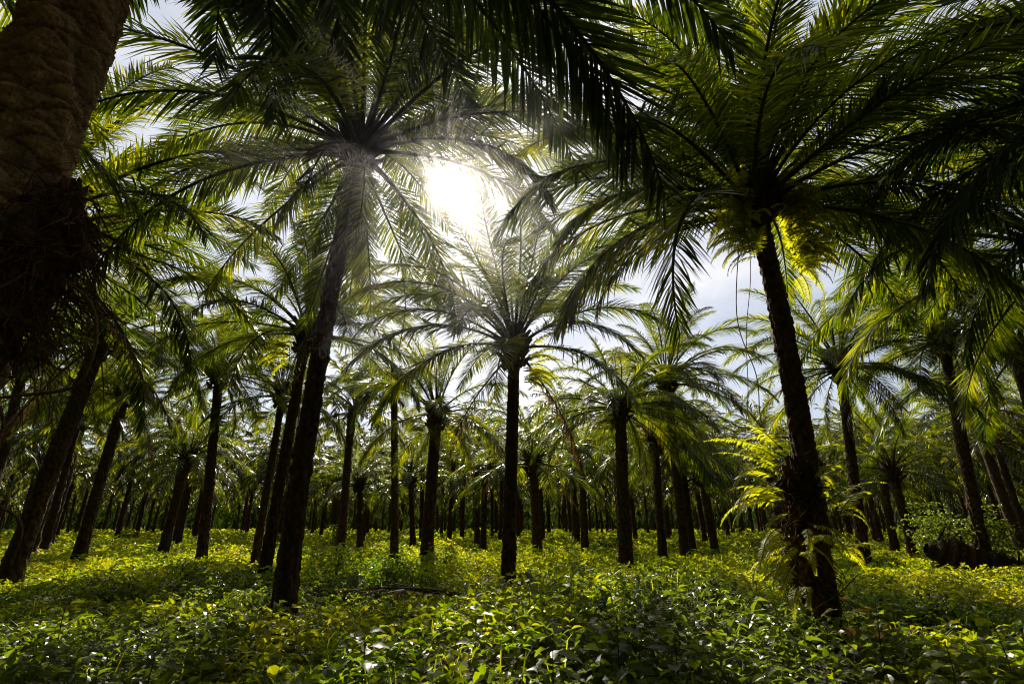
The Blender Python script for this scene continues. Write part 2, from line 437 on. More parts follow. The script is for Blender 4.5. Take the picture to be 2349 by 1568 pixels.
def fern(loc, label, n, yaw, spread, scale=1.0, seed=0, kinds=(0, 1, 2, 3, 4, 5), group='ferns growing on the palm trunks'):
    rg = random.Random(seed)
    root = thing('fern', label, 'fern', loc, group)
    for k in range(n):
        a = yaw + rg.uniform(-spread, spread)
        link('fern_frond', FERN[rg.choice(kinds)], root, (rg.uniform(-.08, .08), rg.uniform(-.08, .08), rg.uniform(-.3, .3) * scale),
             (rg.uniform(-.3, .3), rg.uniform(-.2, .2), a), scale * rg.uniform(.7, 1.15))
    return root

# ------------------------------------------------------------------ the ground's relief
_w = np.random.default_rng(3)
_dirs = _w.uniform(0, 6.28, 14); _frq = _w.uniform(0.35, 2.6, 14); _ph = _w.uniform(0, 6.28, 14)
MOUNDS = []     # x, y, radius, height
for (px, py, rad_, hh) in [(800, 1330, 1.25, .62), (860, 1230, 2.0, .45), (520, 1320, 2.2, .35), (1010, 1290, 1.1, .6), (1290, 1420, 1.6, .35), (1240, 1300, 2.2, .35),
                           (1090, 1330, 1.2, .3), (1500, 1460, 2.0, .25), (2230, 1320, 1.8, .3), (1700, 1330, 2.4, .2)]:
    g_ = ground(px, py); MOUNDS.append((g_.x, g_.y, rad_, hh))
def relief(x, y):
    z = np.zeros_like(x)
    for a, f, p in zip(_dirs, _frq, _ph):
        z += np.sin(f * (x * np.cos(a) + y * np.sin(a)) + p) / (0.7 + f)
    z = 0.28 + 0.085 * z + .035 * np.sin(4.1 * x + 1.7 * np.sin(2.3 * y)) * np.sin(3.7 * y + 1.3 * np.sin(3.1 * x))
    z = np.maximum(z * np.clip(.62 + (y - 3) * .06, .62, 1), .07)
    for mx_, my_, r_, h_ in MOUNDS:
        z += h_ * np.exp(-((x - mx_) ** 2 + (y - my_) ** 2) / r_ ** 2)
    return z

# ground sheet
def build_ground():
    m, nt, N, L = new_mat('leaf_litter_soil')
    out = N.new('ShaderNodeOutputMaterial'); p = N.new('ShaderNodeBsdfPrincipled')
    geo = N.new('ShaderNodeNewGeometry'); n1 = N.new('ShaderNodeTexNoise'); n1.inputs['Scale'].default_value = 3; n1.inputs['Detail'].default_value = 9
    L.new(geo.outputs['Position'], n1.inputs['Vector'])
    r = N.new('ShaderNodeValToRGB'); r.color_ramp.elements[0].color = (0.012, 0.011, 0.006, 1); r.color_ramp.elements[1].color = (0.07, 0.06, 0.02, 1)
    r.color_ramp.elements[0].position = .35; r.color_ramp.elements[1].position = .7
    L.new(n1.outputs['Fac'], r.inputs['Fac']); L.new(r.outputs[0], p.inputs['Base Color']); p.inputs['Roughness'].default_value = 0.95
    bp = N.new('ShaderNodeBump'); bp.inputs['Distance'].default_value = .05; L.new(n1.outputs['Fac'], bp.inputs['Height']); L.new(bp.outputs[0], p.inputs['Normal'])
    L.new(p.outputs[0], out.inputs['Surface'])
    g = np.concatenate([[-1500, -600, -300, -160], np.linspace(-90, 90, 181), [160, 300, 600, 1500]])
    X, Y = np.meshgrid(g, g + 45)
    Z = np.where((np.abs(X) < 90) & (np.abs(Y - 45) < 90), np.clip(relief(X, Y) - 0.36, -.1, .5) * .8, 0)
    n = len(g); i = np.arange(n - 1)[:, None] * n; j = np.arange(n - 1)[None]
    mb = MB(); mb.add(np.stack([X, Y, Z], -1).reshape(-1, 3), np.stack([i + j, i + j + 1, i + n + j + 1, i + n + j], -1).reshape(-1, 4))
    o = link('ground', mb.mesh('ground', [m], True)); o['kind'] = 'structure'
build_ground()

# ------------------------------------------------------------------ undergrowth (uncountable)
def leaves_into(mb, C, D, Nn, Ln, W, val, fold=0.25, detail=2, mat=0):
    """C base points, D unit directions, Nn unit normals: ovate folded leaves"""
    n = len(C)
    Sd = np.cross(D, Nn); Sd /= np.linalg.norm(Sd, axis=1)[:, None] + 1e-9
    Ln = Ln[:, None]; W = W[:, None]
    if detail == 2:
        rows = [C, C + D * Ln * .3 + Sd * W * .5 + Nn * W * fold, C + D * Ln * .3 - Sd * W * .5 + Nn * W * fold, C + D * Ln * .35,
                C + D * Ln * .68 + Sd * W * .36 + Nn * (W * fold * .6 - Ln * .04), C + D * Ln * .68 - Sd * W * .36 + Nn * (W * fold * .6 - Ln * .04), C + D * Ln * .7 - Nn * Ln * .05,
                C + D * Ln - Nn * Ln * .16]
        V = np.stack(rows, 1); b = np.arange(n)[:, None] * 8
        tri = np.array([[0, 1, 3], [0, 3, 2], [4, 7, 6], [6, 7, 5]]); quad = np.array([[1, 4, 6, 3], [3, 6, 5, 2]])
        vv = np.repeat(val, 8)
        n0 = mb.n
        mb.add(V.reshape(-1, 3), (b[:, :, None] + tri[None]).reshape(-1, 3), mat, vv)
        q = (b[:, :, None] + quad[None]).reshape(-1, 4) + n0
        mb.f.append(q.astype(np.int32)); mb.m.append(np.full(len(q), mat, np.int32))
    else:
        rows = [C, C + D * Ln * .42 + Sd * W * .5 + Nn * W * fold, C + D * Ln - Nn * Ln * .1, C + D * Ln * .42 - Sd * W * .5 + Nn * W * fold]
        V = np.stack(rows, 1); b = np.arange(n)[:, None] * 4
        tri = np.array([[0, 1, 2], [0, 2, 3]])
        mb.add(V.reshape(-1, 3), (b[:, :, None] + tri[None]).reshape(-1, 3), 0, np.repeat(val, 4))

def norm(a): return a / (np.linalg.norm(a, axis=1)[:, None] + 1e-9)

def undergrowth():
    rg = np.random.default_rng(11); mb = MB()
    def band(y0, y1, dens, size, detail, tilt, thick, up=0.0, sprig=1):
        x1 = 1.2 * y1 + 2
        n = int((y1 - y0) * 2 * x1 * dens)
        y = rg.uniform(y0, y1, n); x = rg.uniform(-x1, x1, n)
        k = np.abs(x) < 1.2 * y + 2; x, y = x[k], y[k]
        # patchiness: thin some spots out
        pn = np.sin(x * 1.7 + 1.3 * np.sin(y * .9)) + np.sin(y * 2.1 + 1.1 * np.sin(x * 1.3)) + rg.normal(0, .9, len(x))
        k = pn > -1.5; x, y = x[k], y[k]
        n = len(x)
        h = relief(x, y) + up * rg.random(n) ** 2
        z = h - thick * rg.random(n) ** 1.3 * h / .3
        cell = np.sin(np.floor(x / .35) * 12.9898 + np.floor(y / .35) * 78.233) * 43758.5453; cell = cell - np.floor(cell)
        s = size * (0.65 + 0.7 * cell) * rg.uniform(.75, 1.25, n)
        a0 = rg.uniform(0, 2 * PI, n)
        nl = sprig
        for q in range(nl):
            a = a0 + q * 2 * PI / max(nl, 1) * 0.8 + rg.normal(0, .25, n)
            el = rg.normal(0.05, .35, n) * tilt
            D = np.stack([np.cos(a) * np.cos(el), np.sin(a) * np.cos(el), np.sin(el)], 1)
            U = np.stack([rg.normal(0, .33 * tilt, n), rg.normal(0, .33 * tilt, n), np.ones(n)], 1)
            Nn = norm(U - D * (U * D).sum(1)[:, None])
            v = np.clip(0.30 + 0.3 * cell + rg.normal(0, .13, n) + (rg.random(n) < .025) * .6, 0, 1)
            A_ = (np.stack([x, y, z], 1), D, Nn, s * rg.uniform(.85, 1.15, n), s * rg.uniform(.5, .72, n), v)
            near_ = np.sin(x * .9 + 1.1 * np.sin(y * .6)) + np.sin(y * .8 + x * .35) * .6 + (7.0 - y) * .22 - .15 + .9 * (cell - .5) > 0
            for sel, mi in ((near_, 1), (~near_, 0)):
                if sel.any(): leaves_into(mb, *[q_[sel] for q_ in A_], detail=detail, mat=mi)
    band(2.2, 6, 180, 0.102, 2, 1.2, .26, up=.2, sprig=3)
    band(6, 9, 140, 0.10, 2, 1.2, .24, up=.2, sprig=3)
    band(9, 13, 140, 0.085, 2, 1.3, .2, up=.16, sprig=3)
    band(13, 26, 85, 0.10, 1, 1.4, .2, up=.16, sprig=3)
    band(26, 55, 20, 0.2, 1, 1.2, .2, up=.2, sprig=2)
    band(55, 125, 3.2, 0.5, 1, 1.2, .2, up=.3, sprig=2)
    # grassy blades and stems poking out
    n = 5200
    y = rg.uniform(2.5, 22, n); x = rg.uniform(-1.15, 1.15, n) * y
    k = (np.sin(x * .8 + 2) + np.sin(y * .7 + x * .5) + rg.normal(0, .6, n)) > 0.3; x, y = x[k], y[k]; n = len(x)
    a = rg.uniform(0, 6.28, n); L_ = rg.uniform(.16, .42, n); B = np.stack([x, y, relief(x, y) - .1], 1)
    d = np.stack([np.cos(a), np.sin(a), np.zeros(n)], 1); w = np.stack([-np.sin(a), np.cos(a), np.zeros(n)], 1) * .006
    up_ = np.array([0, 0, 1.0])
    p1 = B + (d * .2 + up_ * .55) * L_[:, None]; p2 = B + (d * .62 + up_ * .8) * L_[:, None]
    V = np.stack([B - w, B + w, p1 - w, p1 + w, p2], 1); b = np.arange(n)[:, None] * 5; n0 = mb.n
    mb.add(V.reshape(-1, 3), (b[:, :, None] + np.array([[0, 1, 3, 2]])[None]).reshape(-1, 4), 0, np.repeat(rg.uniform(.4, .95, n), 5))
    q = (b[:, :, None] + np.array([[2, 3, 4]])[None]).reshape(-1, 3) + n0
    mb.f.append(q.astype(np.int32)); mb.m.append(np.zeros(len(q), np.int32))
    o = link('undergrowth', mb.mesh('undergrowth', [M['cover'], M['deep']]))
    o['kind'] = 'stuff'; o['label'] = 'low green creeping cover plants carpeting the plantation floor'; o['category'] = 'ground cover'
undergrowth()

# ------------------------------------------------------------------ the palms one can tell apart
def P(bx, by, cx, cy, label, **k):
    b = ground(bx, by); c = at(cx, cy, b.y + k.pop('lean', 0))
    rt, top = palm(b, c, label, **k)
    ROOTS.append((rt, top))
    return b, c
HERO = []
ROOTS = []
def hero(*a, **k):
    b, c = P(*a, **k); HERO.append((b.x, b.y)); return b, c

bA, cA = hero(650, 1405, 828, 335, 'tall oil palm left of the sun with thick leaning trunk, in front of two others', r=0.155, flare=.55, seed=1, nf=54, hangers=7, yaw0=.4, bow=(-.15, 0), scale=1.0)
bH, cH = hero(1885, 1425, 1725, 455, 'tall right hand oil palm with curved trunk and ferns sprouting low on it', r=0.165, seed=2, clsbias=-.9, nf=66, yaw0=1.1, bow=(.22, 0), flare=.6, scale=.9, drop=[(R(98), R(40), 4), (R(-90), R(60), 6)])
for k_, (e_, d_, l_, az_) in enumerate(((0, 60, 4.6, 150), (5, 70, 4.5, 198), (-8, 70, 4.7, 186), (-12, 90, 5.2, 222), (30, 90, 5.5, 24), (-14, 60, 4.4, 340))):
    link('frond', frond_mesh('frond', e_, d_, length=l_, n=140, width=.036, leaflen=.85, hang=.6, seed=750 + k_, mats=FM), ROOTS[-1][0], ROOTS[-1][1] + Vector((0, 0, -.1)), (0, 0, R(az_)))
bD, cD = hero(1165, 1345, 1180, 785, 'straight slender oil palm standing at the centre of the picture', r=0.14, seed=3, nf=46, scale=.78)
bB, cB = hero(603, 1330, 705, 755, 'oil palm whose trunk rises just behind the tallest leaning trunk', r=0.13, seed=4, nf=40, scale=.74)
bC, cC = hero(585, 1285, 650, 900, 'shorter oil palm third in the line behind the leaning trunk', r=0.15, seed=5, nf=36, lod='mid', scale=.66)
bE, cE = hero(976, 1300, 1002, 940, 'oil palm with fern tufts under its crown left of the central trunk', r=0.19, seed=6, nf=44, hangers=3, scale=.66)
bF, cF = hero(1436, 1303, 1420, 925, 'oil palm right of the centre with a ferny trunk top and drooping fronds', r=0.2, seed=7, nf=42, hangers=3, scale=.66)
bG, cG = hero(1521, 1285, 1500, 1000, 'thin oil palm just right of the ferny trunk right of centre', r=0.17, seed=8, nf=34, lod='mid', scale=.62)
bI, cI = hero(22, 1320, 232, 775, 'leaning dark oil palm whose base meets the left edge of the picture', r=0.23, seed=9, nf=40, scale=.78)
bJ, cJ = hero(178, 1283, 290, 895, 'leaning oil palm with rim lit trunk, second from the left edge', r=0.2, seed=10, nf=40, scale=.7)
hero(112, 1250, 195, 960, 'oil palm between the two leaning trunks at the left', r=0.2, seed=11, nf=30, lod='mid', scale=.64)
hero(372, 1266, 432, 1045, 'oil palm with flared foot, first of the short line left of the big trunk', r=0.24, seed=12, nf=30, lod='mid', scale=.64)
hero(408, 1250, 442, 1075, 'slender oil palm second in the short line left of the big trunk', r=0.18, seed=13, nf=28, lod='mid', scale=.64)
hero(1235, 1284, 1222, 1050, 'oil palm a little behind and right of the central trunk', r=0.2, seed=14, nf=32, lod='mid', scale=.64)
hero(1108, 1258, 1114, 1065, 'small looking oil palm behind and left of the central trunk', r=0.18, seed=15, nf=30, lod='mid', scale=.64)
hero(1342, 1264, 1334, 1050, 'oil palm midway between the central trunk and the ferny one', r=0.2, seed=16, nf=30, lod='mid', scale=.64)
hero(1588, 1266, 1562, 1030, 'oil palm in shade left of the tall right hand palm', r=0.2, seed=17, nf=32, lod='mid', scale=.64)
hero(1642, 1268, 1612, 1085, 'oil palm in deep shade nearest the left of the fern covered trunk', r=0.19, seed=18, nf=30, lod='mid', scale=.64)
hero(2096, 1275, 2046, 1070, 'oil palm leaning left, behind the fallen trunk at the right', r=0.2, seed=19, nf=32, lod='mid', scale=.64)
hero(2054, 1264, 2010, 1010, 'oil palm right of the fern covered trunk, leaning left', r=0.2, seed=20, nf=32, lod='mid', scale=.64)
hero(2345, 1265, 2225, 930, 'thick oil palm rising behind the fallen trunk at the right edge', r=0.25, seed=21, nf=34, lod='mid', scale=.64)
hero(2470, 1300, 2330, 800, 'oil palm beyond the right edge with only its crown in view', r=0.24, seed=22, nf=34, lod='hi')
hero(768, 1250, 772, 1110, 'oil palm behind the small yellow green shrub, right of the big trunk', r=0.18, seed=23, nf=28, lod='mid', scale=.64)
hero(826, 1255, 826, 1105, 'oil palm right of the shrub, left of the fern tufted palm', r=0.2, seed=24, nf=28, lod='mid', scale=.64)
hero(948, 1256, 942, 1090, 'slim oil palm close to the left of the fern tufted palm', r=0.17, seed=25, nf=28, lod='mid', scale=.64)
hero(1905, 1262, 1870, 1060, 'oil palm standing right behind the fern covered trunk', r=0.2, seed=26, nf=30, lod='mid', scale=.64)

hero(2560, 1400, 2430, 560, 'oil palm just outside the right edge, its fronds filling the middle right', r=0.18, seed=27, nf=48, scale=.95)
hero(-250, 1400, 60, 520, 'oil palm hidden behind the massive near trunk, fronds showing at its right', r=0.18, seed=28, nf=44, scale=1.0)
hero(-60, 1290, 60, 830, 'oil palm half hidden at the left edge behind the hanging rootlets', r=0.18, seed=29, nf=40, lod='mid', scale=.95)
hero(1575, 1292, 1528, 865, 'oil palm with raised crown against the sky, just left of the tall right palm fronds', r=0.15, seed=61, nf=40, scale=.72, hangers=3)
hero(1985, 1296, 1925, 835, 'oil palm whose crown shows immediately right of the tall right trunk', r=0.16, seed=62, nf=40, scale=.78, hangers=2)
hero(2262, 1300, 2160, 770, 'oil palm with high dense crown above the fallen trunk', r=0.17, seed=63, nf=42, scale=.82, hangers=2)
hero(462, 1290, 505, 850, 'oil palm with dense crown between the left leaning palms and the big trunk', r=0.16, seed=64, nf=40, scale=.74, hangers=3)
hero(905, 1280, 905, 860, 'oil palm with its crown just right of the big leaning trunk', r=0.14, seed=65, nf=36, scale=.66, hangers=2)
# the near palm at the upper left: only trunk and overhead fronds in view
bZ = Vector((-2.34, 1.95, 0)); cZ = Vector((-2.36, 1.95, 6.9))
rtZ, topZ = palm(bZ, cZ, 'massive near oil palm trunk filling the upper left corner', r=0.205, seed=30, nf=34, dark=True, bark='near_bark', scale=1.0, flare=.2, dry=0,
                 drop=[(R(95), R(45), 2), (R(0), R(32), 1), (R(65), R(14), 2)])
for k_, (e_, d_, l_, az_) in enumerate(((10, 90, 5.7, 32), (25, 70, 6.0, 53), (35, 40, 6.3, 74), (55, 62, 5.4, 88), (60, 60, 5.0, 104), (20, 75, 5.4, 22), (45, 70, 5.2, 120), (50, 75, 5.4, 135), (40, 78, 5.2, 108), (58, 70, 5.2, 128), (60, 66, 5.4, 80), (52, 70, 5.5, 96), (66, 50, 5.2, 112))):
    fm_ = frond_mesh('frond', e_, d_, length=l_, n=96, width=.05, leaflen=.98, hang=.32, segs=4, seed=700 + k_, mats=[M['shade_toned_frond'], M['stalk']])
    if blocks_sun(fm_.name, Vector(bZ) + topZ, R(az_), 1, .15): continue
    link('frond', fm_, rtZ, topZ, (0, 0, R(az_)))
# a neighbour outside the right edge, its fronds hang into the upper right corner
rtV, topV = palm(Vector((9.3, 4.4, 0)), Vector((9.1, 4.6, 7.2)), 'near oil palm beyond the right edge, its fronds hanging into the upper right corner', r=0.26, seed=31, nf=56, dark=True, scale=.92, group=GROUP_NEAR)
for i, (x, y) in enumerate([(1.5, -5.0), (-6.5, -4.2), (9.0, -4.5), (-9.8, 3.2), (-2.5, -11.5), (5.5, -12)]):
    palm(Vector((x, y, 0)), Vector((x + .2, y, 7.2)), 'oil palm standing behind the viewpoint, closing the canopy overhead', r=.22, seed=40 + i, nf=34, lod='mid', group='oil palms behind the viewpoint', clsbias=0 if i else 0)
HERO += [(bZ.x, bZ.y), (9.3, 4.4)]

# ------------------------------------------------------------------ background rows, each palm its own thing
def crown_mesh(seed, nf=38, n=40, width=0.12):
    rg = random.Random(seed); mb = MB()
    for k in range(nf):
        u = k / (nf - 1); ci = max(0, min(6, int(round(u * 6.0 + .4 + rg.uniform(-.4, .4)))))
        e, b = CLS[ci]
        f = frond_mesh('x', e, b, seed=seed * 50 + k, n=n, width=width, segs=2, leaflen=.95, spine_seg=3, curl=rg.uniform(-1, 1))
        a = k * 2.39996 + rg.uniform(-.1, .1); s_ = rg.uniform(.82, 1.02) * (.7 if ci == 0 else 1)
        Rm = np.array([[math.cos(a), -math.sin(a), 0], [math.sin(a), math.cos(a), 0], [0, 0, 1]])
        for q in range(len(f.v)): f.v[q] = (f.v[q] * s_) @ Rm.T + np.array([0, 0, .18 - .4 * u], dtype=np.float32)
        for q in f.f: mb.f.append(q + mb.n)
        mb.v += f.v; mb.m += f.m; mb.a += f.a; mb.n += f.n
    return mb.mesh('crown', FM)
CROWN = [crown_mesh(i) for i in range(5)]
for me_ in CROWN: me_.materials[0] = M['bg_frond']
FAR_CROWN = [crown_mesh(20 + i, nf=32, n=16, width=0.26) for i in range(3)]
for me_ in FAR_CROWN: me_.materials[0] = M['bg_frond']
def far_trunk(i, ns, nr):
    return trunk_mesh((0, 0, -.1), (.1, 0, 2), (-.1, .05, 5), (0, 0, 7), .18, .15, nr, ns, M['bark'], 60 + i, scar=.04, scar_h=.16, top=.06)[0]
FT = [far_trunk(i, 14, 60) for i in range(3)]

rg = random.Random(5)
cnt = 0
SUNNY = [(-6.5, 12, 3.2), (-3, 13, 2.5), (-1.2, 10, 2), (4, 13, 3), (-11, 17, 3), (9, 16, 2.5)]
ax, ay = 6.8, 6.2
for j in range(0, 15):
    for i in range(-19, 20):
        y = 18 + j * ay + rg.uniform(-.9, .9)
        x = (i + (j % 2) * .5) * ax + rg.uniform(-.9, .9) + 1.5
        if abs(x) > 1.12 * y + 3: continue
        if y < 45 and any((x - hx) ** 2 + (y - hy) ** 2 < 15 for hx, hy in HERO): continue
        h = rg.uniform(6.0, 8.0)
        if any((x + .14 * h / .78 - tx) ** 2 + (y - h / .78 - ty) ** 2 < tr * tr for tx, ty, tr in SUNNY): continue
        far = y > 62
        side = 'left' if x < -.35 * y else ('right' if x > .4 * y else 'middle')
        band_ = 'first' if y < 45 else ('deeper' if y < 75 else 'farthest')
        lab = {'first': f'oil palm with dark trunk in the background rows, {side} part of the plantation',
               'deeper': f'small looking oil palm deep in the shaded rows, {side} of the plantation',
               'farthest': f'distant oil palm trunk in the far dark rows, {side} of the plantation'}[band_]
        o = thing('oil_palm', lab, 'palm tree', (x, y, 0), f'{band_} background palms on the {side}')
        t_ = link('trunk', FT[rg.randrange(3)], o, (0, 0, 0), (rg.uniform(-.03, .03), rg.uniform(-.03, .03), 0))
        t_.scale = (1, 1, h / 7)
        link('crown', (FAR_CROWN if far else CROWN)[rg.randrange(3 if far else 5)], o, (0, 0, h), (0, 0, rg.uniform(0, 6.28)), rg.uniform(.6, .74) * (1.3 if y > 28 else 1.05))
        cnt += 1
print('background palms', cnt, 'fronds cut', len(CUT))

# the plantation beyond, one mass
def far_wood():
    rg = np.random.default_rng(9); mb = MB()
    for j in range(11):
        y = 112 + j * 8
        for x in np.arange(-1.15 * y, 1.15 * y, 8.2):
            xx = x + rg.uniform(-2, 2) + (j % 2) * 4; yy = y + rg.uniform(-1, 1); h = rg.uniform(6, 8)
            tube(mb, [(xx, yy, -.1), (xx + .1, yy, h * .5), (xx, yy, h)], [.28, .22, .2], 5, 1, .5)
            q_ = rg.uniform(0, 6.28, 26); D0 = np.stack([np.cos(q_) * .3, np.sin(q_) * .3, -np.ones(26)], 1)
            leaves_into(mb, np.array([xx, yy, 0]) + np.stack([rg.uniform(-4, 4, 26), rg.uniform(-3, 3, 26), rg.uniform(1.5, 5.5, 26)], 1), norm(D0), norm(np.cross(D0, [0, 0.2, 1.0])), rg.uniform(1.5, 3, 26), rg.uniform(.6, 1.4, 26), np.zeros(26), detail=1)
            n = 130
            a = rg.uniform(0, 2 * PI, n); el = rg.uniform(-.7, 1.3, n)
            D = np.stack([np.cos(a) * np.cos(el), np.sin(a) * np.cos(el), np.sin(el)], 1)
            Cc = np.array([xx, yy, h - .4]) + D * rg.uniform(.3, 2.8, n)[:, None]
            D2 = norm(D + np.array([0, 0, -.7])); U = norm(rg.normal(0, 1, (n, 3)))
            leaves_into(mb, Cc, D2, norm(U - D2 * (U * D2).sum(1)[:, None]), rg.uniform(1.2, 2.4, n), rg.uniform(.25, .6, n), np.clip(rg.normal(.4, .2, n), 0, 1), detail=1)
    o = link('distant_plantation', mb.mesh('distant_plantation', [M['shade_toned_frond'], M['bark']]))
    o['kind'] = 'stuff'; o['label'] = 'far oil palms merging into one dark mass at the horizon'; o['category'] = 'wood'
far_wood()

# ------------------------------------------------------------------ ferns on the trunks
def on(c, dx, dz, dy=-.25): return (c.x + dx, c.y + dy, c.z + dz)
FG = 'ferns growing on the palm trunks'
fern(on(cH, -0.3, -0.25), 'yellow green fern tuft highest on the left under the crown of the tall right palm', 30, PI, 1.3, 1.2, 1, (0, 1, 3, 5))
fern(on(cH, -0.34, -0.62), 'yellow green fern tuft second from the top on the left of the tall right trunk', 30, PI * 1.1, 1.3, 1.1, 2, (0, 1, 3, 5))
fern(on(cH, -0.26, -1.05), 'small yellow fern tuft lowest on the left below the tall right palm crown', 27, PI * 1.1, 1.3, 1.0, 3, (0, 1, 3, 5))
fern(on(cH, 0.34, -0.2), 'yellow green fern tuft highest on the right under the crown of the tall right palm', 33, -.1, 1.3, 1.2, 4, (0, 1, 3, 5))
fern(on(cH, 0.38, -0.62), 'yellow green fern tuft second from the top on the right of the tall right trunk', 33, -.2, 1.3, 1.15, 5, (0, 1, 3, 5))
fern(on(cH, 0.42, -1.05), 'yellow fern tuft third from the top on the right of the tall right trunk', 30, -.2, 1.3, 1.1, 6, (0, 1, 3, 5))
fern(on(cH, 0.4, -1.45), 'small yellow fern tuft lowest on the right below the tall right palm crown', 24, -.3, 1.3, 1.0, 7, (0, 1, 3, 5))
fern(on(cE, -.33, -.5), 'bright fern tuft left of the crown neck of the palm left of centre', 20, PI, .8, 1.20, 5, (1, 3, 5))
fern(on(cE, .33, -.55), 'bright fern tuft right of the crown neck of the palm left of centre', 20, 0, .8, 1.20, 6, (1, 3, 5))
fern(on(cF, -.28, -.55), 'yellow green fern under the crown of the palm right of centre', 20, PI, .9, 1.20, 7, (1, 3, 5))
fern(on(cD, .28, -.7), 'pale yellow fern high on the right side of the central trunk', 23, 0, .8, 1.32, 8, (1, 3, 4))
fern(on(cC, -.3, -1.2), 'bright hanging fern on the left of the third trunk in the leaning line', 15, PI, .5, 1.32, 9, (3, 5))
fern(on(cB, -.28, -.6), 'yellow fern under the crown of the palm behind the leaning trunk', 17, PI, .8, 1.20, 10, (1, 3, 5))
fern(on(cJ, -.2, -.3), 'yellow green fern at the crown of the rim lit leaning palm', 17, PI, 1.2, 1.20, 12, (0, 1, 3))
# the low fern garden on H's trunk
def onH(px, py, dy=-.3):
    p = at(px, py, bH.y + dy); return (p.x, p.y, p.z)
fern(onH(1800, 1080), 'upright bright fern highest of the low ferns on the right palm trunk', 7, PI * .95, .5, 1.05, 21, (0, 2, 4))
fern(onH(1790, 1125), 'long arching fern reaching left from the lower right palm trunk', 6, PI * 1.02, .35, 1.15, 22, (1, 4))
fern(onH(1800, 1190), 'drooping fern hanging left and low from the right palm trunk', 9, PI * 1.05, .5, 1.2, 23, (1, 3, 5))
fern(onH(1850, 1225, -.42), 'fern facing the viewer in the middle of the lower right palm trunk', 7, -PI / 2, .5, .9, 24, (3, 5, 1))
fern(onH(1905, 1170), 'fern with long fronds reaching right from the lower right palm trunk', 4, -.1, .4, 1.0, 25, (1, 4))
fern(onH(1880, 1120), 'short curled fern at the right of the knotted part of the right palm trunk', 7, .2, .9, .75, 26, (0, 2, 3))
fern(onH(1825, 1300, -.4), 'low fern near the foot of the right palm trunk', 8, PI * 1.2, .7, .95, 27, (1, 3, 5))
fern(onH(1935, 1230), 'shaded fern low on the right side of the right palm trunk', 5, -.2, .8, .7, 28, (1, 3, 5))

# ------------------------------------------------------------------ knotted root masses on the trunks
def root_mass(loc, label, w, h, n, seed, rad=.012, name='root_clump', core=True, mat='fibre'):
    rg = np.random.default_rng(seed); mb = MB()
    if core:
        nu, nv = 26, 26
        u = np.linspace(0, 2 * PI, nu, endpoint=False); v = np.linspace(.02, PI - .02, nv)
        Uu, Vv = np.meshgrid(u, v)
        r_ = 1 + .22 * np.sin(3 * Uu + 4 * Vv) + .16 * np.sin(7 * Uu - 5 * Vv + 1) + .12 * rg.normal(0, 1, Uu.shape)
        X = np.stack([w * .75 * r_ * np.sin(Vv) * np.cos(Uu), w * .75 * r_ * np.sin(Vv) * np.sin(Uu), h * .5 * r_ * np.cos(Vv)], -1)
        i = np.arange(nv - 1)[:, None] * nu; j = np.arange(nu)[None]; k = (j + 1) % nu
        mb.add(X.reshape(-1, 3), np.stack([i + j, i + k, i + nu + k, i + nu + j], -1).reshape(-1, 4), 0, .4)
    for k in range(n):
        a = rg.uniform(0, 6.28); z = rg.uniform(-.5, .5) * h
        p = np.array([math.cos(a) * w * .7, math.sin(a) * w * .7, z]); pts = [p]
        d = np.array([math.cos(a) * .5, math.sin(a) * .5, rg.uniform(-.8, .2)])
        st = rg.uniform(.04, .11)
        for q in range(6):
            d = d + rg.normal(0, .45, 3) + np.array([0, 0, -.28]); d /= np.linalg.norm(d)
            p = p + d * st; pts.append(p)
        tube(mb, pts, rad * np.linspace(1, .2, 7) * rg.uniform(.5, 1.3), 4, 0, rg.uniform(.2, 1))
    return thing(name, label, 'roots', loc, None, mb.mesh(name, [M[mat]], False))
root_mass(onH(1835, 1130, -.05), 'knotted brown root clump bulging from the trunk behind the low ferns', .27, .85, 160, 1)
root_mass(onH(1845, 1290, -.05), 'dark fibrous root mass on the right palm trunk below the ferns', .29, .8, 160, 2)
pz = at(78, 540, bZ.y)
root_mass((pz.x + .02, pz.y + .05, pz.z), 'shaggy dark root clump bulging from the near trunk at upper left', .17, .5, 300, 3, .004, mat='near_fibre')
pz = at(20, 700, bZ.y)
root_mass((pz.x, pz.y, pz.z), 'hanging tangle of brown rootlets below the root clump at far left', .13, .42, 260, 4, .003, mat='near_fibre')

# ------------------------------------------------------------------ vines
def vine(pix, Y, label, r=.008, name='hanging_vine'):
    pts = [at(px, py, Y + (yy if yy else 0)) for px, py, yy in pix]
    # Catmull-Rom
    out = []
    q = [pts[0]] + pts + [pts[-1]]
    for i in range(1, len(q) - 2):
        for t in np.linspace(0, 1, 8, endpoint=False):
            out.append(.5 * ((2 * q[i]) + (q[i + 1] - q[i - 1]) * t + (2 * q[i - 1] - 5 * q[i] + 4 * q[i + 1] - q[i + 2]) * t * t + (3 * q[i] - q[i - 1] - 3 * q[i + 1] + q[i + 2]) * t ** 3))
    out.append(pts[-1]); o0 = out[0].copy()
    mb = MB(); tube(mb, [tuple(p - o0) for p in out], r, 6, 0, .8)
    thing(name, label, 'vine', o0, 'bare vines among the palms', mb.mesh(name, [M['vine']], True))
vine([(150, 640, 0), (205, 690, 0), (222, 760, 0), (200, 850, 0), (160, 890, 0), (60, 905, 0), (-40, 915, 0)], 1.95, 'pale vine looping down from the root clump at upper left', .006)
vine([(-60, 1130, 0), (0, 1160, 0), (42, 1190, 0), (48, 1230, 0), (25, 1290, 0)], 2.2, 'pale vine end entering low at the left edge', .006)
vine([(0, 930, 0), (8, 970, 0), (0, 1000, 0), (-6, 1040, 0)], 2.0, 'short curled vine at the left edge at mid height', .006)
